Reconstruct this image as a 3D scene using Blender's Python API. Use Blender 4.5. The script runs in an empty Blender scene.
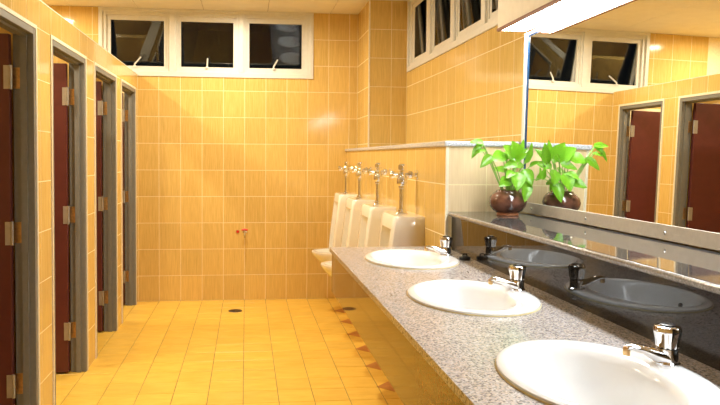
import bpy, math, random
from mathutils import Vector, Matrix
random.seed(7)
PI = math.pi
S = bpy.context.scene
COL = S.collection

# ------------------------------------------------------------------ camera
CAM_H, YAW, PITCH, ROLL = 1.3686, 0.107, 0.0359, 0.0059
FPX, CX, CY = 674.45, 318.49, 181.44
cam = bpy.data.cameras.new('camera')
cam.sensor_fit = 'HORIZONTAL'
cam.sensor_width = 36.0
cam.lens = FPX / 720 * 36
cam.shift_x = (360 - CX) / 720
cam.shift_y = (CY - 202.5) / 720
cam.clip_start = 0.02
co = bpy.data.objects.new('camera', cam)
COL.objects.link(co)
fwd = Vector((math.sin(YAW) * math.cos(PITCH), math.cos(YAW) * math.cos(PITCH), -math.sin(PITCH)))
r0 = Vector((math.cos(YAW), -math.sin(YAW), 0))
u0 = r0.cross(fwd)
rr = r0 * math.cos(ROLL) + u0 * math.sin(ROLL)
uu = -r0 * math.sin(ROLL) + u0 * math.cos(ROLL)
m = Matrix((rr, uu, -fwd)).transposed().to_4x4()
m.translation = (0, 0, CAM_H)
co.matrix_world = m
S.camera = co

# ------------------------------------------------------------------ world, exposure, lamp strengths
w = bpy.data.worlds.new('night')
S.world = w
w.use_nodes = True
w.node_tree.nodes['Background'].inputs[0].default_value = (0.010, 0.012, 0.018, 1)
w.node_tree.nodes['Background'].inputs[1].default_value = 0.25
S.view_settings.view_transform = 'Standard'
S.view_settings.look = 'None'
S.view_settings.gamma = 1
S.view_settings.exposure = 0.25
S.view_settings.use_curve_mapping = False
LAMP_AISLE, LAMP_STALL, LAMP_MIRROR = 560.0, 430.0, 32.0
WARM = (1.0, 0.875, 0.67)
COOL = (0.93, 0.97, 1.0)

# ------------------------------------------------------------------ room dimensions (metres)
F = 6.459          # far wall
L = -1.008         # aisle face of the cubicle wall
PT = 2.132         # its top
HC = 2.743         # ceiling
RX = 1.405         # right wall
HX, HY, HZ = 0.962, 3.17, 1.45   # low wall behind the urinals
PX, PY = 1.066, 5.854            # pillar
BX, BY = -2.5, -1.2              # back of the cubicles, wall behind the camera
X0 = -0.014
CZ = 0.927         # counter top
SZ = 1.109         # ledge top
NE = -.6            # where counter, ledge, mirror and strip light end beside the camera
GT = .0006         # how far tiles stand proud of the joints
MX = 1.3224        # mirror plane
W0, W1, WB = -1.359, 0.638, 2.115
RW0, RW1 = 3.22, 5.81


# ------------------------------------------------------------------ materials
def new_mat(name):
    mt = bpy.data.materials.new(name)
    mt.use_nodes = True
    nt = mt.node_tree
    return mt, nt, nt.nodes['Principled BSDF']


def plain(name, col, rough=.4, metal=0., var=.06, scale=30., bump=0., coat=0.):
    mt, nt, b = new_mat(name)
    N = nt.nodes
    tc = N.new('ShaderNodeTexCoord')
    nz = N.new('ShaderNodeTexNoise'); nz.inputs['Scale'].default_value = scale; nz.inputs['Detail'].default_value = 4
    nt.links.new(tc.outputs['Object'], nz.inputs['Vector'])
    cr = N.new('ShaderNodeValToRGB')
    cr.color_ramp.elements[0].position = .3
    cr.color_ramp.elements[1].position = .7
    cr.color_ramp.elements[0].color = tuple(c * (1 - var) for c in col) + (1,)
    cr.color_ramp.elements[1].color = tuple(min(1, c * (1 + var)) for c in col) + (1,)
    nt.links.new(nz.outputs['Fac'], cr.inputs['Fac'])
    nt.links.new(cr.outputs['Color'], b.inputs['Base Color'])
    b.inputs['Roughness'].default_value = rough
    b.inputs['Metallic'].default_value = metal
    b.inputs['Coat Weight'].default_value = coat
    if bump:
        bp = N.new('ShaderNodeBump'); bp.inputs['Strength'].default_value = bump; bp.inputs['Distance'].default_value = .002
        nt.links.new(nz.outputs['Fac'], bp.inputs['Height'])
        nt.links.new(bp.outputs['Normal'], b.inputs['Normal'])
    return mt


def tile_mat(name, c0, c1, rough, stretch, rnd=.08, bump=.0, spec=.5):
    """glazed tile: fine streaks along one side of the tile, a little different from piece to piece"""
    mt, nt, b = new_mat(name)
    N = nt.nodes
    tc = N.new('ShaderNodeTexCoord')
    oi = N.new('ShaderNodeObjectInfo')
    off = N.new('ShaderNodeVectorMath'); off.operation = 'SCALE'
    off.inputs[0].default_value = (37, 91, 13)
    nt.links.new(oi.outputs['Random'], off.inputs['Scale'])
    ad = N.new('ShaderNodeVectorMath'); ad.operation = 'ADD'
    nt.links.new(tc.outputs['Object'], ad.inputs[0])
    nt.links.new(off.outputs['Vector'], ad.inputs[1])
    mp = N.new('ShaderNodeMapping'); mp.inputs['Scale'].default_value = stretch
    nt.links.new(ad.outputs['Vector'], mp.inputs['Vector'])
    nz = N.new('ShaderNodeTexNoise'); nz.inputs['Scale'].default_value = 1.; nz.inputs['Detail'].default_value = 5
    nz.inputs['Roughness'].default_value = .6
    nt.links.new(mp.outputs['Vector'], nz.inputs['Vector'])
    cr = N.new('ShaderNodeValToRGB')
    cr.color_ramp.elements[0].position = .32
    cr.color_ramp.elements[1].position = .68
    cr.color_ramp.elements[0].color = c0 + (1,)
    cr.color_ramp.elements[1].color = c1 + (1,)
    nt.links.new(nz.outputs['Fac'], cr.inputs['Fac'])
    hs = N.new('ShaderNodeHueSaturation')
    mr = N.new('ShaderNodeMapRange'); mr.inputs['To Min'].default_value = 1 - rnd; mr.inputs['To Max'].default_value = 1 + rnd
    nt.links.new(oi.outputs['Random'], mr.inputs['Value'])
    nt.links.new(mr.outputs['Result'], hs.inputs['Value'])
    nt.links.new(cr.outputs['Color'], hs.inputs['Color'])
    nt.links.new(hs.outputs['Color'], b.inputs['Base Color'])
    b.inputs['Roughness'].default_value = rough
    b.inputs['Specular IOR Level'].default_value = spec
    if bump:
        bp = N.new('ShaderNodeBump'); bp.inputs['Strength'].default_value = bump; bp.inputs['Distance'].default_value = .001
        nt.links.new(nz.outputs['Fac'], bp.inputs['Height'])
        nt.links.new(bp.outputs['Normal'], b.inputs['Normal'])
    return mt


def brick_mat(name, c0, c1, grout, w, h, axis, rough=.2):
    """the same tiles on walls that no view picks apart"""
    mt, nt, b = new_mat(name)
    N = nt.nodes
    tc = N.new('ShaderNodeTexCoord')
    sp = N.new('ShaderNodeSeparateXYZ'); cb = N.new('ShaderNodeCombineXYZ')
    nt.links.new(tc.outputs['Object'], sp.inputs[0])
    nt.links.new(sp.outputs['XYZ'.index(axis)], cb.inputs[0])
    nt.links.new(sp.outputs[2], cb.inputs[1])
    br = N.new('ShaderNodeTexBrick')
    br.offset = 0
    br.inputs['Scale'].default_value = 1
    br.inputs['Color1'].default_value = c0 + (1,)
    br.inputs['Color2'].default_value = c1 + (1,)
    br.inputs['Mortar'].default_value = grout + (1,)
    br.inputs['Brick Width'].default_value = w
    br.inputs['Row Height'].default_value = h
    br.inputs['Mortar Size'].default_value = .003
    nt.links.new(cb.outputs[0], br.inputs['Vector'])
    nt.links.new(br.outputs['Color'], b.inputs['Base Color'])
    b.inputs['Roughness'].default_value = rough
    return mt


def granite(name, cols, rough, scale=160.):
    mt, nt, b = new_mat(name)
    N = nt.nodes
    tc = N.new('ShaderNodeTexCoord')
    vo = N.new('ShaderNodeTexVoronoi'); vo.inputs['Scale'].default_value = scale
    nt.links.new(tc.outputs['Object'], vo.inputs['Vector'])
    sp = N.new('ShaderNodeSeparateColor')
    nt.links.new(vo.outputs['Color'], sp.inputs['Color'])
    cr = N.new('ShaderNodeValToRGB'); cr.color_ramp.interpolation = 'CONSTANT'
    e = cr.color_ramp.elements
    e[0].position = 0; e[0].color = cols[0] + (1,)
    e[1].position = 1 / len(cols); e[1].color = cols[1] + (1,)
    for i in range(2, len(cols)):
        q = e.new(i / len(cols)); q.color = cols[i] + (1,)
    nt.links.new(sp.outputs['Red'], cr.inputs['Fac'])
    nt.links.new(cr.outputs['Color'], b.inputs['Base Color'])
    b.inputs['Roughness'].default_value = rough
    return mt


def emit(name, col, strength):
    mt = bpy.data.materials.new(name); mt.use_nodes = True
    nt = mt.node_tree; nt.nodes.clear()
    o = nt.nodes.new('ShaderNodeOutputMaterial'); e = nt.nodes.new('ShaderNodeEmission')
    e.inputs[0].default_value = col + (1,); e.inputs[1].default_value = strength
    nt.links.new(e.outputs[0], o.inputs[0])
    return mt


def pane_mat(name):
    mt = bpy.data.materials.new(name); mt.use_nodes = True
    nt = mt.node_tree; nt.nodes.clear()
    N = nt.nodes
    o = N.new('ShaderNodeOutputMaterial'); tr = N.new('ShaderNodeBsdfTransparent'); gl = N.new('ShaderNodeBsdfGlossy')
    tr.inputs[0].default_value = (.86, .9, .88, 1); gl.inputs['Roughness'].default_value = .005
    fr = N.new('ShaderNodeFresnel'); fr.inputs[0].default_value = 1.62
    mx = N.new('ShaderNodeMixShader')
    nt.links.new(fr.outputs[0], mx.inputs[0]); nt.links.new(tr.outputs[0], mx.inputs[1]); nt.links.new(gl.outputs[0], mx.inputs[2])
    nt.links.new(mx.outputs[0], o.inputs[0])
    return mt


T0, T1 = (.60, .395, .11), (.76, .53, .18)
M = {}
M['tile'] = tile_mat('amber_wall_tile', T0, T1, .10, (150, 6, 1), .05, .03, .34)
M['floor'] = tile_mat('amber_floor_tile', (.74, .45, .06), (.86, .56, .105), .30, (6, 22, 1), .05, .15)
M['brown_tile'] = tile_mat('brown_floor_tile', (.42, .16, .04), (.55, .22, .06), .3, (20, 20, 1), .12)
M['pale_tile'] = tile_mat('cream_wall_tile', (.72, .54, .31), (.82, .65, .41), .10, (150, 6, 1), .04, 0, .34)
M['grout'] = plain('cream_grout', (.88, .76, .48), .7, scale=60)
M['floor_grout'] = plain('grey_grout', (.22, .17, .09), .8, scale=60)
M['brick_x'] = brick_mat('amber_tile_far_x', T0, T1, (.7, .55, .25), .2, .25, 'X')
M['brick_y'] = brick_mat('amber_tile_far_y', T0, T1, (.7, .55, .25), .2, .25, 'Y')
M['ceiling'] = plain('cream_ceiling_board', (.86, .80, .64), .75, var=.03, scale=8)
M['ceil_back'] = plain('ceiling_joint', (.30, .23, .13), .8)
M['trim'] = plain('cream_trim', (.80, .74, .58), .4, scale=50)
M['white_frame'] = plain('white_aluminium', (.72, .71, .65), .35, var=.03)
M['pane'] = pane_mat('window_glass')
M['grey'] = plain('grey_door_paint', (.19, .188, .17), .42, var=.06, scale=40)
M['leaf_door'] = plain('maroon_door_laminate', (.105, .022, .019), .38, var=.10, scale=14)
M['brass'] = plain('worn_brass', (.58, .37, .16), .32, .8, var=.2, scale=60)
M['steel'] = plain('brushed_steel', (.62, .59, .52), .42, .35, var=.05, scale=80)
M['hinge_steel'] = plain('hinge_steel', (.42, .41, .38), .35, .6, var=.1)
M['chrome'] = plain('chrome', (.82, .82, .84), .05, 1., var=.02)
M['black_plastic'] = plain('black_plastic', (.012, .012, .014), .25, var=.2)
M['porcelain'] = plain('white_porcelain', (.83, .83, .82), .08, var=.01, coat=.3)
M['urinal'] = plain('ivory_porcelain', (.86, .83, .75), .10, var=.01, coat=.3)
M['sealant'] = plain('yellowed_sealant', (.72, .60, .30), .5, var=.1)
M['granite'] = granite('pink_grey_granite', [(.30, .28, .27), (.45, .39, .34), (.34, .32, .32), (.50, .43, .37), (.16, .145, .145), (.40, .37, .37), (.53, .50, .48)], .16, 250)
M['apron'] = granite('reflection_brown_granite', [(.17, .065, .018), (.21, .085, .025), (.13, .05, .014), (.25, .11, .035)], .04, 250)  # counter granite with reflected floor and shade put into its colour
M['ledge'] = granite('dark_grey_granite', [(.05, .048, .045), (.085, .08, .075), (.035, .033, .032), (.12, .11, .10)], .035, 260)
M['ledge_edge_lit'] = granite('lit_ledge_edge', [(.30, .275, .24), (.37, .345, .31), (.25, .23, .20)], .12, 200)  # dark ledge stone, lightened for the light that catches its edge
M['black_granite'] = granite('black_granite', [(.010, .010, .010), (.016, .015, .014), (.007, .007, .007), (.022, .02, .019)], .012, 260)
M['cap'] = granite('pale_grey_granite', [(.50, .52, .56), (.62, .64, .68), (.42, .44, .48)], .2, 220)
M['mirror'] = plain('mirror_silver', (.90, .92, .90), .0, 1., var=0)
M['mirror_edge'] = plain('dark_blue_glass_edge', (.015, .05, .11), .1, 0, var=.1)
M['soffit'] = plain('cream_board', (.88, .84, .73), .6, var=.03)
M['wood_strip'] = plain('brown_wood_strip', (.22, .08, .03), .5, var=.2)
M['light_cool'] = emit('fluorescent_diffuser', COOL, LAMP_MIRROR)
M['light_aisle'] = emit('warm_lamp_glow', WARM, LAMP_AISLE)
M['light_stall'] = emit('warm_stall_lamp_glow', WARM, LAMP_STALL)
M['pot'] = plain('brown_ceramic_pot', (.13, .055, .035), .16, var=.7, scale=26, coat=.4)
M['pot_foot'] = plain('terracotta_foot', (.60, .24, .10), .5, var=.1)
M['soil'] = plain('dark_soil', (.03, .02, .012), .9, var=.3, scale=90)
M['stem'] = plain('green_stem', (.25, .42, .08), .45)
M['red'] = plain('red_plastic', (.65, .03, .02), .3)
M['drain_metal'] = plain('dull_drain_metal', (.16, .12, .08), .45, .8, var=.3, scale=70)
M['rubber'] = plain('black_rubber', (.012, .012, .012), .45, var=.2)


def leaf_material():
    mt, nt, b = new_mat('pothos_leaf')
    N = nt.nodes
    tc = N.new('ShaderNodeTexCoord'); oi = N.new('ShaderNodeObjectInfo')
    nz = N.new('ShaderNodeTexNoise'); nz.inputs['Scale'].default_value = 55; nz.inputs['Detail'].default_value = 4
    nt.links.new(tc.outputs['Object'], nz.inputs['Vector'])
    cr = N.new('ShaderNodeValToRGB')
    cr.color_ramp.elements[0].position = .38; cr.color_ramp.elements[1].position = .66
    cr.color_ramp.elements[0].color = (.12, .42, .015, 1); cr.color_ramp.elements[1].color = (.34, .68, .04, 1)
    nt.links.new(nz.outputs['Fac'], cr.inputs['Fac'])
    hs = N.new('ShaderNodeHueSaturation')
    mr = N.new('ShaderNodeMapRange'); mr.inputs['To Min'].default_value = .7; mr.inputs['To Max'].default_value = 1.15
    nt.links.new(oi.outputs['Random'], mr.inputs['Value']); nt.links.new(mr.outputs['Result'], hs.inputs['Value'])
    nt.links.new(cr.outputs['Color'], hs.inputs['Color'])
    nt.links.new(hs.outputs['Color'], b.inputs['Base Color'])
    b.inputs['Roughness'].default_value = .3
    tr = N.new('ShaderNodeBsdfTranslucent'); nt.links.new(hs.outputs['Color'], tr.inputs['Color'])
    mx = N.new('ShaderNodeMixShader'); mx.inputs[0].default_value = .35
    out = N['Material Output']
    nt.links.new(b.outputs[0], mx.inputs[1]); nt.links.new(tr.outputs[0], mx.inputs[2]); nt.links.new(mx.outputs[0], out.inputs[0])
    return mt


M['leaf'] = leaf_material()


# ------------------------------------------------------------------ mesh helpers
class MB:
    def __init__(self):
        self.v = []; self.f = []

    def add(self, vs, fs):
        n = len(self.v); self.v += [tuple(q) for q in vs]; self.f += [tuple(i + n for i in q) for q in fs]
        return self

    def box(self, a, b):
        x0, y0, z0 = a; x1, y1, z1 = b
        return self.add([(x0, y0, z0), (x1, y0, z0), (x1, y1, z0), (x0, y1, z0), (x0, y0, z1), (x1, y0, z1), (x1, y1, z1), (x0, y1, z1)],
                        [(3, 2, 1, 0), (4, 5, 6, 7), (0, 1, 5, 4), (1, 2, 6, 5), (2, 3, 7, 6), (3, 0, 4, 7)])

    def loft(self, rings, cap0=True, cap1=True):
        n = len(rings[0]); vs = [q for r in rings for q in r]; fs = []
        for i in range(len(rings) - 1):
            for j in range(n):
                k = (j + 1) % n
                fs.append((i * n + j, i * n + k, (i + 1) * n + k, (i + 1) * n + j))
        if cap0: fs.append(tuple(range(n))[::-1])
        if cap1: fs.append(tuple((len(rings) - 1) * n + j for j in range(n)))
        return self.add(vs, fs)

    def lathe(self, prof, c=(0, 0, 0), axis='Z', n=20, cap0=True, cap1=True):
        rings = []
        for r, h in prof:
            ring = []
            for k in range(n):
                a = 2 * PI * k / n
                p, q = r * math.cos(a), r * math.sin(a)
                if axis == 'Z': t = (p, q, h)
                elif axis == 'X': t = (h, p, q)
                else: t = (q, h, p)
                ring.append(tuple(t[i] + c[i] for i in range(3)))
            rings.append(ring)
        return self.loft(rings, cap0, cap1)

    def tube(self, pts, rad, n=10):
        pts = [Vector(q) for q in pts]; rings = []
        rs = rad if isinstance(rad, (list, tuple)) else [rad] * len(pts)
        up = Vector((0, 0, 1))
        for i, q in enumerate(pts):
            d = (pts[min(i + 1, len(pts) - 1)] - pts[max(i - 1, 0)]).normalized()
            s = d.cross(up)
            if s.length < .05: s = d.cross(Vector((1, 0, 0)))
            s.normalize(); t = s.cross(d)
            rings.append([tuple(q + (s * math.cos(2 * PI * k / n) + t * math.sin(2 * PI * k / n)) * rs[i]) for k in range(n)])
        return self.loft(rings)

    def mesh(self, name, mat, smooth=False):
        me = bpy.data.meshes.new(name); me.from_pydata(self.v, [], self.f); me.update()
        if mat: me.materials.append(M[mat])
        if smooth:
            me.polygons.foreach_set('use_smooth', [True] * len(me.polygons)); 
            try: me.set_sharp_from_angle(angle=math.radians(40))
            except Exception: pass
        return me

    def build(self, name, mat, parent=None, smooth=False, bevel=0, loc=None):
        o = bpy.data.objects.new(name, self.mesh(name, mat, smooth)); COL.objects.link(o)
        if parent: o.parent = parent
        if loc: o.location = loc
        if bevel:
            b = o.modifiers.new('bevel', 'BEVEL'); b.width = bevel; b.segments = 2; b.limit_method = 'ANGLE'; b.angle_limit = math.radians(50)
        return o


def tag(o, label, cat, group=None, kind=None):
    o['label'] = label; o['category'] = cat
    if group: o['group'] = group
    if kind: o['kind'] = kind
    return o


def empty(name, loc, label, cat, group=None, kind=None, rz=0):
    o = bpy.data.objects.new(name, None); COL.objects.link(o)
    o.location = loc; o.rotation_euler.z = rz; o.empty_display_size = .05
    return tag(o, label, cat, group, kind)


def box(a, b):
    return MB().box(a, b)


def copy_tree(o, parent=None):
    c = o.copy(); COL.objects.link(c)
    if parent: c.parent = parent
    for ch in list(o.children): copy_tree(ch, c)
    return c


_tc = {}


def tile_mesh(w, h, t, mat):
    ch = min(.0012, t * .5)
    key = (round(w, 4), round(h, 4), t, mat)
    if key not in _tc:
        a, b = w / 2, h / 2
        vs = [(-a, -b, 0), (a, -b, 0), (a, b, 0), (-a, b, 0), (-a, -b, t - ch), (a, -b, t - ch), (a, b, t - ch), (-a, b, t - ch),
              (-a + ch, -b + ch, t), (a - ch, -b + ch, t), (a - ch, b - ch, t), (-a + ch, b - ch, t)]
        fs = []
        for r in (0, 4):
            for j in range(4):
                k = (j + 1) % 4; fs.append((r + j, r + k, r + 4 + k, r + 4 + j))
        fs.append((8, 9, 10, 11))
        _tc[key] = MB().add(vs, fs).mesh('tile', mat)
    return _tc[key]


def minus(rects, h):
    out = []
    for (a, b, c, d) in rects:           # u0 u1 v0 v1
        p, q, r, s = h
        if q <= a or p >= b or s <= c or r >= d:
            out.append((a, b, c, d)); continue
        if p > a: out.append((a, p, c, d)); a = p
        if q < b: out.append((q, b, c, d)); b = q
        if r > c: out.append((a, b, c, r))
        if s < d: out.append((a, b, s, d))
    return out


def tiles(parent, mat, O, U, V, us, vs, holes=(), gap=.0045, t=.0006, stuff=None):
    """one object per tile on a plane through O; U and V run along the plane, U x V points into the room"""
    O, U, V = Vector(O), Vector(U), Vector(V); Nn = U.cross(V)
    R = Matrix((U, V, Nn)).transposed().to_4x4(); g = gap / 2; n = 0
    sm = MB()
    for i in range(len(us) - 1):
        for j in range(len(vs) - 1):
            cell = [(us[i] + g, us[i + 1] - g, vs[j] + g, vs[j + 1] - g)]
            for h in holes: cell = minus(cell, h)
            cell = [c for c in cell if c[1] - c[0] > .012 and c[3] - c[2] > .012]
            if not cell: continue
            if len(cell) == 1:
                a, b, c, d = cell[0]
                cen = O + U * ((a + b) / 2) + V * ((c + d) / 2)
                if stuff and stuff(cen):
                    me = tile_mesh(b - a, d - c, t, mat)
                    sm.add([R @ v.co + cen for v in me.vertices], [tuple(p.vertices) for p in me.polygons]); continue
                o = bpy.data.objects.new('tile', tile_mesh(b - a, d - c, t, mat))
                mm = R.copy(); mm.translation = cen
            else:
                cu, cv = (us[i] + us[i + 1]) / 2, (vs[j] + vs[j + 1]) / 2
                mb = MB()
                for a, b, c, d in cell: mb.box((a - cu, c - cv, 0), (b - cu, d - cv, t))
                o = bpy.data.objects.new('tile', mb.mesh('tile', mat))
                mm = R.copy(); mm.translation = O + U * cu + V * cv
            mm = mm @ Matrix.Rotation(random.uniform(-.0015, .0015), 4, 'X') @ Matrix.Rotation(random.uniform(-.0015, .0015), 4, 'Y')
            COL.objects.link(o); o.parent = parent; o.matrix_local = mm; n += 1
    if stuff and sm.v:
        q = sm.build('tile_field', mat, parent); q['kind'] = 'stuff'
    return n


def lines(a, b, step, phase):
    """grid lines from a to b (both included) on phase + k*step"""
    k = math.floor((a - phase) / step) + 1; r = [a]
    while phase + k * step < b - .012:
        if phase + k * step > a + .012: r.append(phase + k * step)
        k += 1
    return r + [b]


ZROW = lambda a, b: lines(a, b, .25, .24)

# ================================================================== the setting
floor = tag(box((BX - .1, BY - .1, -.12), (RX + .1, F + .1, -.004)).build('floor', 'floor_grout'), 'floor of square amber tiles with thin grey joints', 'floor', kind='structure')
tiles(floor, 'floor', (0, 0, -.004), (1, 0, 0), (0, 1, 0), lines(BX, RX, .2, X0), lines(BY, F, .2, 3.72), gap=.0035, t=.004,
      stuff=lambda c: c.y < 2.6 or c.x < -1.25 or c.x > 1.2)
# brown corner-set tiles that peep out below the counter front
dia = MB()
hd = .205
dia.add([(-hd, 0, 0), (0, -hd * 1.0, 0), (hd, 0, 0), (0, hd * 1.0, 0), (-hd, 0, .0008), (0, -hd, .0008), (hd, 0, .0008), (0, hd, .0008)],
        [(4, 5, 6, 7), (0, 1, 5, 4), (1, 2, 6, 5), (2, 3, 7, 6), (3, 0, 4, 7)])
dme = dia.mesh('brown_tile', 'brown_tile')
for k in range(-4, 6):
    o = bpy.data.objects.new('brown_tile', dme); COL.objects.link(o); o.parent = floor; o.location = (X0 + 1.0 - .005, 3.92 + .4 * k, .0)

# far wall with its window opening
wf = MB()
wf.box((BX, F + GT, -.0), (RX, F + .12, WB)); wf.box((BX, F + GT, WB), (W0, F + .12, HC)); wf.box((W1, F + GT, WB), (RX, F + .12, HC))
wall_far = tag(wf.build('wall_far', 'grout'), 'end wall of amber tiles below a three-light window', 'wall', kind='structure')
tiles(wall_far, 'tile', (0, F + GT, 0), (1, 0, 0), (0, 0, 1), lines(L - .0, PX, .2, X0), ZROW(0, HC), [(W0, W1, WB, 3)])
tiles(wall_far, 'tile', (0, F + GT, 0), (1, 0, 0), (0, 0, 1), lines(-2.0, L, .2, X0), ZROW(PT - .15, HC), [(W0, W1, WB, 3)])

# pillar in the far corner
wall_pillar = tag(box((PX + GT, PY + GT, HZ - .1), (RX, F + GT, HC)).build('wall_pillar', 'grout'), 'amber tiled pillar between end wall and side window', 'pillar', kind='structure')
tiles(wall_pillar, 'tile', (0, PY + GT, 0), (1, 0, 0), (0, 0, 1), lines(PX, RX, .2, PX), ZROW(HZ, HC))
tiles(wall_pillar, 'tile', (PX + GT, 0, 0), (0, -1, 0), (0, 0, 1), lines(-F, -PY, .2, -PY), ZROW(HZ, HC))
box((PX - .002, PY - .002, HZ), (PX + .010, PY + .010, HC)).build('corner_strip', 'trim', wall_pillar)

# right wall with its window opening
wr = MB()
wr.box((RX + GT, BY, 0), (RX + .12, F, WB)); wr.box((RX + GT, BY, WB), (RX + .12, RW0, HC)); wr.box((RX + GT, RW1, WB), (RX + .12, F, HC))
wall_right = tag(wr.build('wall_right', 'grout'), 'side wall of amber tiles above the urinals', 'wall', kind='structure')
tiles(wall_right, 'tile', (RX + GT, 0, 0), (0, -1, 0), (0, 0, 1), lines(-PY, -3.1, .2, -PY), ZROW(HZ, HC), [(-RW1, -RW0, WB, 3)])

# low wall behind the urinals
wall_low = tag(box((HX + GT, HY + GT, 0), (RX, F, HZ - .025)).build('wall_low', 'grout'), 'low amber tiled wall with pale stone top behind the urinals', 'wall', kind='structure')
tiles(wall_low, 'tile', (HX + GT, 0, 0), (0, -1, 0), (0, 0, 1), lines(-F, -HY, .2, -HY), ZROW(0, HZ - .025))
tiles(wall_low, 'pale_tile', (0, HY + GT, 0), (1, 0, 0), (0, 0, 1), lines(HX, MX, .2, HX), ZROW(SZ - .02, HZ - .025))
box((HX - .014, HY - .014, HZ - .025), (RX, F, HZ)).build('stone_cap', 'cap', wall_low, bevel=.006)
box((HX - .003, HY - .003, 0), (HX + .010, HY + .010, HZ - .025)).build('corner_strip', 'trim', wall_low)

# stub wall that carries ledge and counter
tag(box((.994, NE, 0), (RX, HY, SZ - .0215)).build('wall_stub', 'grout'), 'low wall carrying the stone ledge below the mirror', 'wall', kind='structure')

# cubicle wall with four door openings
D = [(2.645, 3.3794), (3.652, 4.3946), (4.6588, 5.3935), (5.6273, 6.3228)]
DT = 1.976
LT = L - .10
wl = MB()
ys = [BY] + [q for d in D for q in d] + [F]
for i in range(0, len(ys), 2): wl.box((LT, ys[i], 0), (L - GT, ys[i + 1], DT))
wl.box((LT, BY, DT), (L - GT, F, PT - .004))
wall_left = tag(wl.build('wall_left', 'grout'), 'amber tiled cubicle wall with four doorways, open above', 'wall', kind='structure')
holes = [(d[0] - .02, d[1] + .02, -.1, DT + .02) for d in D]
tiles(wall_left, 'tile', (L - GT, 0, 0), (0, 1, 0), (0, 0, 1), lines(BY, F, .2, F), ZROW(0, PT), holes)
box((LT, BY, PT - .004), (L + .001, F, PT + .001)).build('top_cap', 'trim', wall_left)
# cubicle partitions and the walls around
for k, y in enumerate((2.5, 3.515, 4.527, 5.51)):
    tag(box((BX, y - .05, 0), (LT, y + .05, PT)).build('wall_cubicle', 'brick_x'),
        ['amber tiled partition before the first cubicle', 'amber tiled partition between first and second cubicle', 'amber tiled partition between second and third cubicle', 'amber tiled partition between third and last cubicle'][k], 'partition', kind='structure')
tag(box((BX - .1, BY, 0), (BX, F, HC)).build('wall_outer', 'brick_y'), 'amber tiled wall at the back of the cubicles', 'wall', kind='structure')
tag(box((BX, BY - .1, 0), (RX, BY, HC)).build('wall_back', 'brick_x'), 'amber tiled wall facing the end wall', 'wall', kind='structure')

# ceiling boards
ceiling = tag(box((BX - .1, BY - .1, HC + .006), (RX + .12, F + .12, HC + .1)).build('ceiling', 'ceil_back'), 'cream ceiling of square boards with fine joints', 'ceiling', kind='structure')
tiles(ceiling, 'ceiling', (0, 0, HC + .006), (1, 0, 0), (0, -1, 0), lines(BX, RX, .6, .8), lines(-F, -BY, .6, -5.99), gap=.004, t=.006)
for o in ceiling.children: o.name = 'ceiling_board'


# ------------------------------------------------------------------ windows
def window(name, label, O, U, W, n, tilt, edges, lean, side_stay=False, fd=.07):
    """frame in the plane O + U*u + Z; outwards is U turned away from the room; edges: list of (u0,u1) clear openings"""
    win = empty(name, O, label, 'window', kind='structure')
    U = Vector(U); Z = Vector((0, 0, 1)); OUT = -U.cross(Z)
    R = Matrix((U, OUT, Z)).transposed().to_4x4()
    win.matrix_world = Matrix.Translation(O) @ R
    z0, z1 = WB, HC
    f = MB()
    f.box((0, -.012, z0), (W, fd, z0 + .045)); f.box((0, -.012, z1 - .03), (W, fd, z1))
    f.box((0, -.012, z0 + .045), (.035, fd, z1 - .03)); f.box((W - .035, -.012, z0 + .045), (W, fd, z1 - .03))
    f.build('frame', 'white_frame', win, bevel=.003)
    b0, b1 = z0 + .045, z1 - .03
    for i in range(len(edges) - 1):
        a, b = edges[i][1] + .05, edges[i + 1][0] - .05
        box((a, -.012, b0), (b, fd, b1)).build('mullion', 'white_frame', win, bevel=.003)
    for i, (a, b) in enumerate(edges):
        p, q = a - .048, b + .048
        p, q = (.035 if i == 0 else a - .05), (W - .035 if i == len(edges) - 1 else b + .05)
        # fixed inner bead
        s = MB(); z_lo, z_hi = b0 + .052, b1 - .076
        for dd, k in ((.006, .45), (fd * .36, 1.)):
            pa, qa, la, ha = p + (a - p) * k, q + (b - q) * k, b0 + (z_lo - b0) * k, b1 + (z_hi - b1) * k
            s.box((p, dd, b0), (q, fd - .02, la)); s.box((p, dd, ha), (q, fd - .02, b1))
            s.box((p, dd, la), (pa, fd - .02, ha)); s.box((qa, dd, la), (q, fd - .02, ha))
        s.build('stop_bead', 'white_frame', win)
        # top-hung sash pushed out at the bottom
        sh = MB(); hh = b1 - b0 + .03
        A, B = a - .07, b + .07
        sh.box((A, 0, -hh), (B, .03, -hh + .03)); sh.box((A, 0, -.030), (B, .03, 0))
        sh.box((A, 0, -hh + .03), (A + .03, .03, -.03)); sh.box((B - .03, 0, -hh + .03), (B, .03, -.03))
        sa = sh.build('sash', 'white_frame', win)
        sa.location = (0, fd + .004, b1 + .012); sa.rotation_euler = (tilt, 0, 0)
        box((A + .028, .012, -hh + .028), (B - .028, .017, -.028)).build('pane', 'pane', sa)
        # window stay standing on the sill
        if not side_stay:
            c = (a + b) / 2 + .0
            st = MB(); dx = lean[i]
            st.tube([(c - dx / 2, .0, b0 + .05), (c - dx / 2, .0, b0 + .065), (c + dx / 2, .07, b0 + .140)], [.009, .008, .007], 6)
            st.box((c - dx / 2 - .014, -.006, b0 + .040), (c - dx / 2 + .014, .014, b0 + .052))
            st.build('stay', 'white_frame', win)
        if side_stay:
            MB().tube([(b + .01, fd + .004, b1 - .16), (b + .01, fd + .03, b0 + .10)], .006, 6).build('side_stay', 'brass', win)
    return win


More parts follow.
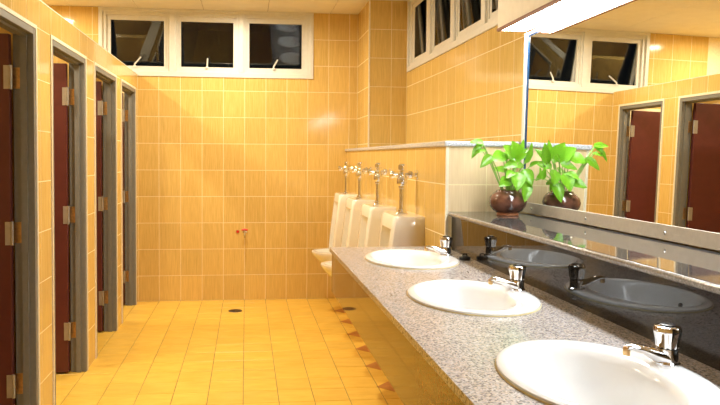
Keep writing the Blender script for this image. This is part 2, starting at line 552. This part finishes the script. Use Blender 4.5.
TILT = math.radians(14.3)
window('window_1', 'white three-light window of top-hung panes in the end wall', (W0, F, 0), (1, 0, 0), W1 - W0, 3, TILT,
       [(.104, .592), (.748, 1.237), (1.387, 1.887)], [.045, .0, .04])
window('window_2', 'white row of top-hung panes above the urinals', (RX, RW1, 0), (0, -1, 0), RW1 - RW0, 4, math.radians(6),
       [(.178, .585), (.782, 1.208), (1.385, 1.819), (1.986, 2.42)], [.0, .03, .0, .03], True, .034)


# ------------------------------------------------------------------ doors
def door(n, y0, y1, label):
    d = empty('door_%d' % n, (L, y1, 0), label, 'door', kind='structure')
    fw, hw, x0, x1 = .03, .032, .003, -.092
    h = y1 - y0
    for a, b, nm in ((-h, -h + fw, 'jamb'), (-fw, 0, 'jamb')):
        box((x1, a, 0), (x0, b, DT)).build(nm, 'grey', d, bevel=.002)
    box((x1, -h + fw, DT - hw), (x0, -fw, DT)).build('head', 'grey', d, bevel=.002)
    # rebate stop
    for a, b in ((-h + fw, -h + fw + .012), (-fw - .012, -fw)):
        box((x1 + .035, a, 0), (x1 + .065, b, DT - hw)).build('stop', 'grey', d)
    box((x1 + .035, -h + fw + .012, DT - hw - .012), (x1 + .065, -fw - .012, DT - hw)).build('stop', 'grey', d)
    # cream bead round the frame
    b = MB()
    b.box((-.002, -h - .018, 0), (.006, -h, DT + .018)); b.box((-.002, 0, 0), (.006, .018, DT + .018)); b.box((-.002, -h, DT), (.006, 0, DT + .018))
    b.build('bead', 'trim', d)
    # leaf, hung on the far jamb and swung into the cubicle
    lw = h - 2 * fw - .006
    lf = MB(); lf.box((-lw, 0, .012), (0, .036, DT - hw - .006))
    leaf = lf.build('leaf', 'leaf_door', d, bevel=.002)
    leaf.location = (x1 - .005, -fw - .040, 0); leaf.rotation_euler.z = math.radians(DOOR_SWING[n - 1])
    for z in (.27, 1.0, 1.735):
        hb = MB()
        hb.box((-.024, -.003, z - .055), (.0, .0, z + .055))
        ho = hb.build('hinge', 'hinge_steel', leaf)
        k = MB(); k.lathe([(.008, z - .056), (.008, z + .056)], (.007, .0, 0), 'Z', 10)
        k.build('hinge_pin', 'hinge_steel', leaf, smooth=True)
        j = MB(); j.box((.0, -.0325, z - .05), (.034, -.0295, z + .05))
        for q in (-.03, 0, .03): j.lathe([(.004, -.034), (.004, -.0323)], (.019, 0, z + q), 'Y', 8)
        jo = j.build('hinge_plate', 'brass', d); jo.location = (x1 + .0, 0, 0)
    # floor line seal
    return d


DOOR_SWING = [0, 0, 0, 0]
lab = ['maroon cubicle door standing open in a grey frame, fourth from the end wall', 'maroon cubicle door standing open in a grey frame, third from the end wall',
       'maroon cubicle door standing open in a grey frame, second from the end wall', 'maroon cubicle door standing open in a grey frame, next to the end wall']
for i, (a, b) in enumerate(D): door(i + 1, a, b, lab[i])


# ------------------------------------------------------------------ lamps in the ceiling
def downlight(x, y, glow, label, group):
    d = empty('downlight', (x, y, HC), label, 'ceiling lamp', group)
    MB().lathe([(.075, -.004), (.078, -.010), (.095, -.010), (.100, -.002), (.100, .0)], n=28, cap0=False, cap1=False).build('trim_ring', 'white_frame', d, True)
    MB().lathe([(.0005, -.005), (.076, -.005)], n=28, cap0=False, cap1=False).build('diffuser', glow, d)


for i, y in enumerate((5.60, 3.80)):
    downlight(-.12, y, 'light_aisle', ['round warm ceiling lamp over the floor drain', 'round warm ceiling lamp over the middle of the aisle', 'round warm ceiling lamp over the aisle beside the basins', 'round warm ceiling lamp over the entrance end of the aisle'][i], 'aisle ceiling lamps')
for i, y in enumerate((5.78, 3.8)):
    downlight(-1.83, y, 'light_stall', ['round warm ceiling lamp above the last cubicle', 'round warm ceiling lamp above the middle cubicles', 'round warm ceiling lamp above the first cubicle'][i], 'cubicle ceiling lamps')

# ------------------------------------------------------------------ light box above the mirror
LB0, LBY0, LBY1, LBZ = 1.195, NE, 3.14, 1.975
lb = empty('mirror_light', (LB0, LBY1, LBZ), 'cream boxed-in strip light with glowing underside above the mirror', 'light box')
bx = MB(); bx.box((0, LBY0 - LBY1, 0.012), (RX - LB0, 0, HC - LBZ)); bx.build('casing', 'soffit', lb)
ws = MB(); ws.box((-.004, LBY0 - LBY1, 0), (.012, .004, .012)); ws.box((.012, -.008, 0), (RX - LB0, .004, .012)); ws.build('bottom_strip', 'wood_strip', lb)
box((.012, LBY0 - LBY1 + .01, .004), (RX - LB0 - .075, -.008, .0115)).build('diffuser', 'light_cool', lb)

# ------------------------------------------------------------------ mirror
MT = .0191
MY0, MY1, MZ0, MZ1 = NE, 3.085, 1.162, 1.945
mr = empty('wall_mirror', (MX + MT * (MZ0 - 1.5), MY1, MZ0), 'long wall mirror in a slim steel frame above the stone ledge', 'mirror')
mr.rotation_euler = (0, MT, 0)
ln, ht = MY1 - MY0, MZ1 - MZ0
box((0, -ln, 0), (.006, 0, ht)).build('glass', 'mirror', mr)
box((.006, -ln, -.045), (.075, .02, ht)).build('backing_board', 'soffit', mr)
box((-.004, 0, 0), (.006, .010, ht + .006)).build('side_edge', 'mirror_edge', mr)
box((-.008, .010, -.045), (.006, .042, ht + .02)).build('side_trim', 'white_frame', mr, bevel=.002)
box((-.005, -ln, ht), (.006, .010, ht + .006)).build('top_edge', 'mirror_edge', mr)
box((-.008, -ln, ht + .006), (.006, .010, ht + .018)).build('top_trim', 'steel', mr)
bs = box((-.006, -ln, -.047), (.006, .010, 0)).build('bottom_rail', 'steel', mr)
sc = MB().lathe([(.0045, -.009), (.006, -.006)], axis='X', n=10).mesh('screw', 'hinge_steel')
for k in range(8):
    o = bpy.data.objects.new('screw', sc); COL.objects.link(o); o.parent = bs; o.location = (.0, -.1 - k * .5, -.025)

# ------------------------------------------------------------------ stone ledge below the mirror
lg = empty('stone_ledge', (.971, HY, SZ), 'polished dark stone ledge with rounded edge lightened as if lit below the mirror', 'ledge')
box((.006, NE - HY, -.021), (MX - .971 - .012, -.001, 0)).build('slab', 'ledge', lg)
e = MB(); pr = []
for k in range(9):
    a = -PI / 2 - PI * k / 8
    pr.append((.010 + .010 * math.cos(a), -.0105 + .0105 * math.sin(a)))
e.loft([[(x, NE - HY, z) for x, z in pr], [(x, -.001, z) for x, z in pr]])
e.build('front_edge', 'ledge_edge_lit', lg, smooth=True)
tag(box((.984, NE, CZ + .0005), (.9935, HY - .02, SZ - .022)).build('splash_panel', 'black_granite'), 'mirror-black polished granite splash panel between counter and ledge', 'panel')


# ------------------------------------------------------------------ counter with three cut-outs
BASINS = [2.85, 2.06, 1.27]
BCX, BA, BB = .711, .197, .262
cx0, cx1, cy0, cy1, ct = .408, .9932, NE, HY - .001, .020
ctop = empty('washbasin_counter', (cx0, cy0, 0), 'speckled pink-grey granite counter holding three basins', 'counter')
cm = MB(); NB = 64
cuts = [BASINS[2] - .395, (BASINS[2] + BASINS[1]) / 2, (BASINS[1] + BASINS[0]) / 2, cy1]
for k, yc in enumerate(sorted(BASINS)):
    a, b = cuts[k], cuts[k + 1]
    el = []; sq = []
    for i in range(NB):
        t = 2 * PI * i / NB
        c, s = math.cos(t), math.sin(t)
        el.append((BCX + (BA - .03) * c, yc + (BB - .03) * s))
        dx = (cx1 - BCX) if c > 0 else (BCX - cx0); dy = (b - yc) if s > 0 else (yc - a)
        m_ = max(abs(c), abs(s)); sq.append((BCX + dx * c / m_, yc + dy * s / m_))
    v = [(x, y, CZ) for x, y in el] + [(x, y, CZ) for x, y in sq] + [(x, y, CZ - ct) for x, y in el] + [(x, y, CZ - ct) for x, y in sq]
    fs = []
    for i in range(NB):
        j = (i + 1) % NB
        fs += [(i, NB + i, NB + j, j), (2 * NB + i, 2 * NB + j, 3 * NB + j, 3 * NB + i), (i, j, 2 * NB + j, 2 * NB + i)]
        on_edge = lambda q: abs(sq[q][0] - cx0) < 1e-6 or abs(sq[q][0] - cx1) < 1e-6 or (abs(sq[q][1] - cy1) < 1e-6)
        if on_edge(i) and on_edge(j): fs.append((NB + i, 3 * NB + i, 3 * NB + j, NB + j))
    cm.add(v, fs)
cm.box((cx0, cy1, CZ - ct), (HX - .004, 3.275, CZ)); cm.box((cx0, cy0, CZ - ct), (cx1, cuts[0], CZ))
o = cm.build('slab', 'granite', ctop); o.location = (-cx0, -cy0, 0)
ap = MB(); ap.box((cx0 + .010, cy0, .713), (cx0 + .035, 3.262, CZ - ct)); ap.box((cx0 + .035, 3.237, .713), (HX - .004, 3.262, CZ - ct))
o = ap.build('apron', 'apron', ctop); o.location = (-cx0, -cy0, 0)


def ell(cx, cy, a, b, z, n=56):
    return [(cx + a * math.cos(2 * PI * k / n), cy + b * math.sin(2 * PI * k / n), z) for k in range(n)]


def basin(y, label):
    b = empty('wash_basin', (BCX, y, CZ), label, 'basin')
    rings = [ell(0, 0, BA - .035, BB - .035, -.03), ell(0, 0, BA - .006, BB - .006, .001), ell(0, 0, BA, BB, .004), ell(0, 0, BA - .001, BB - .001, .008), ell(0, 0, BA - .007, BB - .007, .0115),
             ell(0, 0, BA - .02, BB - .02, .0125), ell(-.022, 0, .149, .226, .0105), ell(-.024, 0, .142, .219, .005), ell(-.024, 0, .134, .208, -.012),
             ell(-.022, 0, .120, .186, -.06), ell(-.018, 0, .094, .145, -.105), ell(-.014, 0, .058, .085, -.130), ell(-.012, 0, .022, .022, -.138)]
    MB().loft(rings, False, True).build('bowl', 'porcelain', b, smooth=True)
    und = [ell(-.0, 0, BA - .035, BB - .035, -.03), ell(-.018, 0, .135, .20, -.08), ell(-.015, 0, .075, .11, -.15), ell(-.012, 0, .03, .03, -.165)]
    MB().loft(und, False, True).build('underside', 'porcelain', b, smooth=True)
    MB().loft([ell(0, 0, BA + .002, BB + .002, .0006), ell(0, 0, BA + .001, BB + .001, .0032), ell(0, 0, BA - .004, BB - .004, .0035)], False, False).build('sealant', 'sealant', b, smooth=True)
    MB().lathe([(.024, -.1375), (.022, -.1355), (.012, -.137)], (-.012, 0, 0), n=18).build('waste', 'chrome', b, smooth=True)
    # overflow hole in the front of the bowl
    MB().lathe([(.010, 0), (.010, .004)], (-.1515, -.02, -.035), 'X', 14).build('overflow', 'black_plastic', b)


def faucet(y, label):
    f = empty('faucet', (.882, y, CZ + .0105), label, 'faucet')
    f.scale = (1.1, 1.1, 1.1)
    MB().lathe([(.024, -.001), (.024, .004), (.0205, .007), (.0195, .026), (.019, .032)], n=24).build('base', 'chrome', f, smooth=True)
    # spout sweeping towards the bowl
    sp = MB(); pts = [(-.005, 0, .012), (-.028, 0, .020), (-.052, 0, .030), (-.074, 0, .035), (-.084, 0, .034)]
    rings = []
    for (x, _, z), (rw, rh) in zip(pts, [(.0205, .016), (.018, .013), (.0135, .009), (.010, .0065), (.0085, .005)]):
        rings.append([(x, rw * math.cos(2 * PI * k / 14), z + rh * math.sin(2 * PI * k / 14)) for k in range(14)])
    sp.loft(rings); so = sp.build('spout', 'chrome', f, smooth=True)
    MB().lathe([(.006, .019), (.007, .021), (.007, .032), (.006, .035)], (-.082, 0, 0), n=16).build('aerator', 'brass', so, smooth=True)
    # fluted push knob
    kn = MB(); rings = []
    for z, r in ((.033, .0185), (.036, .020), (.046, .0205), (.060, .0235), (.068, .0245), (.073, .022), (.0755, .014)):
        rings.append([((r + (.0012 if k % 2 else -.0008)) * math.cos(2 * PI * k / 24), (r + (.0012 if k % 2 else -.0008)) * math.sin(2 * PI * k / 24), z) for k in range(24)])
    kn.loft(rings); ko = kn.build('knob', 'chrome', f, smooth=True)
    MB().lathe([(.0145, .0752), (.0145, .0772), (.010, .0785)], n=18).build('knob_cap', 'black_plastic', ko, smooth=True)
    MB().lathe([(.0192, .0315), (.0192, .0345)], n=20).build('collar', 'black_plastic', f, smooth=True)


where = ['beside the urinals', 'in the middle of the counter', 'at the end away from the urinals']
for y, q in zip(BASINS, where):
    basin(y, 'white oval drop-in basin ' + q)
    faucet(y + .050, 'chrome push faucet on the rim of the basin ' + q)

pl = empty('basin_plug', (.945, 2.83, CZ), 'black rubber basin plug lying on the counter against the splash panel', 'plug')
MB().lathe([(.021, 0), (.024, .003), (.024, .012), (.020, .016), (.012, .018)], n=20).build('plug_body', 'rubber', pl, smooth=True)
MB().tube([(-.01, 0, .015), (-.007, 0, .026), (.007, 0, .026), (.010, 0, .015)], .003, 8).build('plug_ring', 'rubber', pl, smooth=True)


# ------------------------------------------------------------------ urinals and flush valves
def urinal(y, label):
    u = empty('urinal', (HX, y, .39), label, 'urinal', 'wall-hung urinals')
    Wd = .185
    b = MB(); rings = []
    # plan sections from the bowl up to the top: depth of the wings, depth of the hollow
    prof = [(.13, .222, .19), (.20, .218, .185), (.30, .208, .170), (.40, .196, .150), (.48, .186, .125), (.54, .179, .09), (.565, .176, .06), (.58, .174, .025), (.587, .173, .0), (.648, .166, .0), (.66, .156, .0)]
    for z, dp, rec in prof:
        ww = Wd - max(0, z - .64) * .5
        iw = .118 if rec > 0 else .118
        ring = [(0, -ww, z), (-dp + .03, -ww, z), (-dp + .008, -ww + .008, z), (-dp, -ww + .028, z)]
        for k in range(13):
            t = k / 12; yy = -iw + 2 * iw * t
            ring.append((-dp + rec * math.sin(PI * t) ** .6 if 0 < t < 1 else -dp, yy, z))
        ring += [(-dp, ww - .028, z), (-dp + .008, ww - .008, z), (-dp + .03, ww, z), (0, ww, z)]
        rings.append(ring[::-1])
    b.loft(rings, True, True)
    b.build('body', 'urinal', u, smooth=True)
    # rounded bowl with its lip
    def plan(wy, dp, z, n=28):
        r = [(0, wy, z)]
        for k in range(n + 1):
            a = PI / 2 + PI * k / n
            r.append((-.10 - (dp - .10) * max(0, -math.cos(a)) ** .9, wy * math.sin(a), z))
        r.append((0, -wy, z)); return r
    bw = MB()
    outer = [plan(.08, .16, .0), plan(.13, .25, .02), plan(.165, .33, .07), plan(.180, .375, .12), plan(.184, .388, .145), plan(.180, .386, .155)]
    inner = [plan(.150, .360, .155), plan(.143, .345, .14), plan(.125, .30, .09), plan(.07, .22, .06)]
    def shift(rs, d): return [[(min(x, -.0) if d == 0 else min(x, -d), y_, z) for x, y_, z in r] for r in rs]
    bw.loft(outer + shift(inner, .03), True, True)
    bw.build('bowl', 'urinal', u, smooth=True)
    MB().lathe([(.028, .0605), (.026, .064), (.008, .064)], (-.16, 0, 0), n=16).build('drain_strainer', 'chrome', u, smooth=True)


def flush_valve(y, label):
    f = empty('flush_valve', (HX - .085, y, 1.05), label, 'flush valve', 'urinal flush valves')
    MB().lathe([(.034, -.001), (.034, .006), (.028, .012), (.022, .015), (.022, .024), (.016, .028)], n=20).build('spud_flange', 'chrome', f, smooth=True)
    MB().lathe([(.0145, .024), (.0145, .148)], n=16).build('tube', 'chrome', f, smooth=True)
    bd = MB().lathe([(.014, .143), (.019, .147), (.019, .159), (.026, .165), (.031, .175), (.031, .197), (.026, .209), (.022, .213), (.022, .231), (.018, .237)], n=22).build('valve_body', 'chrome', f, smooth=True)
    MB().lathe([(.013, .235), (.013, .247), (.021, .251), (.023, .263), (.021, .277), (.013, .283)], n=20).build('cap', 'chrome', f, smooth=True)
    # push button facing the aisle
    MB().lathe([(.012, -.028), (.012, -.048), (.021, -.052), (.023, -.064), (.018, -.072), (.008, -.074)], (0, 0, .222), 'X', 18).build('push_button', 'chrome', f, smooth=True)
    MB().lathe([(.016, -.030), (.020, -.036), (.020, -.046), (.012, -.05)], (0, 0, .185), 'Y', 18).build('side_plug', 'chrome', f, smooth=True)
    pp = MB().lathe([(.0105, .018), (.0105, .080)], (0, 0, .222), 'X', 14).build('supply_pipe', 'chrome', f, smooth=True)
    MB().lathe([(.017, .034), (.020, .038), (.020, .056), (.015, .060)], (0, 0, .222), 'X', 18).build('stop_valve', 'chrome', pp, smooth=True)
    MB().lathe([(.027, .079), (.026, .083), (.027, .0848)], (0, 0, .222), 'X', 18).build('wall_flange', 'chrome', pp, smooth=True)


UY = [3.74, 4.44, 5.16, 5.88]
uw = ['next to the washbasin counter', 'second along from the washbasin counter', 'second along from the end wall', 'next to the end wall']
for y, q in zip(UY, uw):
    urinal(y, 'ivory wall-hung urinal ' + q)
    flush_valve(y, 'chrome flush valve on the urinal ' + q)

# ------------------------------------------------------------------ floor drain and wall tap
dr = empty('floor_drain', (-.094, 5.99, 0), 'round dull metal drain in the amber floor under the wall tap', 'drain')
MB().lathe([(.062, .0001), (.060, .003), (.050, .0035), (.048, .002)], n=28, cap0=False).build('rim', 'drain_metal', dr, smooth=True)
for k in range(-3, 4):
    hl = math.sqrt(.046 ** 2 - (k * .013) ** 2)
    box((-hl, k * .013 - .003, .002), (hl, k * .013 + .003, .0034)).build('bar', 'drain_metal', dr)
tp = empty('wall_tap', (-.012, F, .645), 'small chrome wall tap with red handle low on the end wall', 'tap')
MB().lathe([(.022, -.001), (.020, -.008), (.010, -.010), (.010, -.050)], axis='Y', n=18).build('wall_mount', 'chrome', tp, smooth=True)
MB().tube([(0, -.045, 0), (0, -.065, -.002), (0, -.075, -.02), (0, -.075, -.04)], [.011, .011, .010, .009], 12).build('spout', 'chrome', tp, smooth=True)
MB().lathe([(.008, .008), (.008, .028)], (0, -.05, 0), n=12).build('spindle', 'chrome', tp, smooth=True)
hd_ = MB().tube([(-.03, -.05, .030), (0, -.05, .034), (.03, -.05, .030)], [.007, .011, .007], 10).build('handle', 'red', tp, smooth=True)
pg = empty('pipe_plug', (-.078, F, .655), 'small red plug in the end wall beside the tap', 'plug')
MB().lathe([(.014, -.001), (.013, -.010), (.008, -.012)], axis='Y', n=16).build('plug_head', 'red', pg, smooth=True)
MB().lathe([(.017, -.0005), (.017, -.004)], axis='Y', n=16).build('plug_collar', 'chrome', pg, smooth=True)

# ------------------------------------------------------------------ pothos in a round pot
PC = Vector((1.188, 2.965, SZ))
pt = empty('potted_pothos', PC, 'bright green pothos in a round brown pot on the stone ledge', 'potted plant')
MB().lathe([(.046, .0), (.050, .004), (.047, .010), (.044, .012)], n=32).build('pot_foot', 'pot_foot', pt, smooth=True)
MB().lathe([(.044, .010), (.064, .022), (.080, .042), (.085, .062), (.080, .084), (.066, .102), (.052, .110), (.050, .116), (.044, .116), (.046, .104), (.046, .095)], n=36, cap1=False).build('pot', 'pot', pt, smooth=True)
MB().lathe([(.0466, .096), (.03, .099), (.005, .100)], n=24).build('soil', 'soil', pt, smooth=True)


def leaf_mesh():
    mb = MB(); n = 10; vs = []; fs = []
    for i in range(n + 1):
        t = i / n
        wdt = .40 * (math.sin(PI * min(1, t * 1.0) ** .62) ** .8) * (1 - .12 * t) if 0 < t < 1 else .0
        back = -.10 * (1 if t < .15 else 0)
        for j in range(5):
            s = (j - 2) / 2
            x = t + (-.13 * abs(s) * math.exp(-t * 7))
            z = .10 * abs(s) ** 1.5 * (wdt / .4) - .16 * t * t + .015 * math.sin(t * 17 + j)
            vs.append((x, s * wdt, z))
    for i in range(n):
        for j in range(4):
            a = i * 5 + j; fs.append((a, a + 1, a + 6, a + 5))
    return MB().add(vs, fs).mesh('leaf', 'leaf', True)


LM = leaf_mesh()
# where each blade starts, where its tip is, its width factor (metres from the pot's foot) and its roll
LV = [((-.03, -.01, .275), (-.092, -.045, .255), 1.1, .5), ((.02, .01, .262), (-.03, -.045, .318), 1.2, .2), ((.045, .01, .270), (.012, -.03, .335), 1.1, -.3), ((.080, .0, .245), (.108, -.03, .33), .6, .9),
      ((.10, -.01, .225), (.160, -.06, .250), .6, -.3), ((.125, -.06, .17), (.150, -.075, .222), .6, .5), ((.02, -.03, .238), (-.042, -.06, .222), .8, .2),
      ((.0, -.05, .200), (-.040, -.085, .178), .9, -.2), ((-.02, -.05, .162), (-.072, -.095, .142), 1.0, .3), ((.02, -.06, .19), (.005, -.105, .122), 1.05, 0.),
      ((.06, -.04, .205), (.078, -.09, .145), .95, -.4), ((.062, -.06, .148), (.044, -.10, .070), .8, .2), ((-.135, -.03, .330), (-.195, -.04, .335), .7, .4),
      ((-.148, -.03, .315), (-.190, -.05, .262), .6, -.2), ((-.095, -.03, .268), (-.150, -.06, .222), .75, .2), ((-.14, -.02, .338), (-.162, -.05, .300), .9, .6), ((-.125, -.03, .295), (-.168, -.05, .285), .5, .3),
      ((.04, .02, .25), (.01, .075, .30), 1.0, .0), ((.05, .03, .22), (.10, .08, .25), .9, .2), ((.0, .03, .2), (-.05, .08, .22), .9, .2),
      ((.03, .04, .17), (.03, .09, .13), .9, 0.), ((.085, .01, .19), (.125, .02, .16), .8, .3), ((.03, -.02, .25), (.058, -.06, .285), .7, .2), ((.05, -.03, .16), (.085, -.06, .12), .7, .1),
      ((.07, .04, .26), (.115, .05, .31), .7, .2), ((.06, .02, .29), (.075, .0, .345), .6, .4), ((-.01, .0, .25), (-.035, .02, .30), .8, .1)]
for i, (a, b, ws_, rl) in enumerate(LV):
    a, b = Vector(a), Vector(b)
    lim = MX - .012 - PC.x
    for q in (a, b): q.x = min(q.x, lim)
    X = (b - a); ln_ = X.length; X.normalize()
    nrm = Vector((math.sin(rl) * .6, -.75, .55)); nrm = (nrm - X * nrm.dot(X)).normalized(); Yv = nrm.cross(X)
    R = Matrix((X, Yv, nrm)).transposed().to_4x4() @ Matrix.Diagonal((ln_, ln_ * ws_, ln_, 1)); R.translation = a
    o = bpy.data.objects.new('leaf', LM); COL.objects.link(o); o.parent = pt; o.matrix_local = R
    root = Vector((max(-.025, min(.025, a.x * .2)), max(-.025, min(.025, a.y * .3)), .098))
    mid = root.lerp(a, .55) + Vector((0, 0, .02))
    MB().tube([root, mid, a, a.lerp(b, .08)], [.0028, .0024, .002, .0012], 6).build('stem', 'stem', pt, smooth=True)
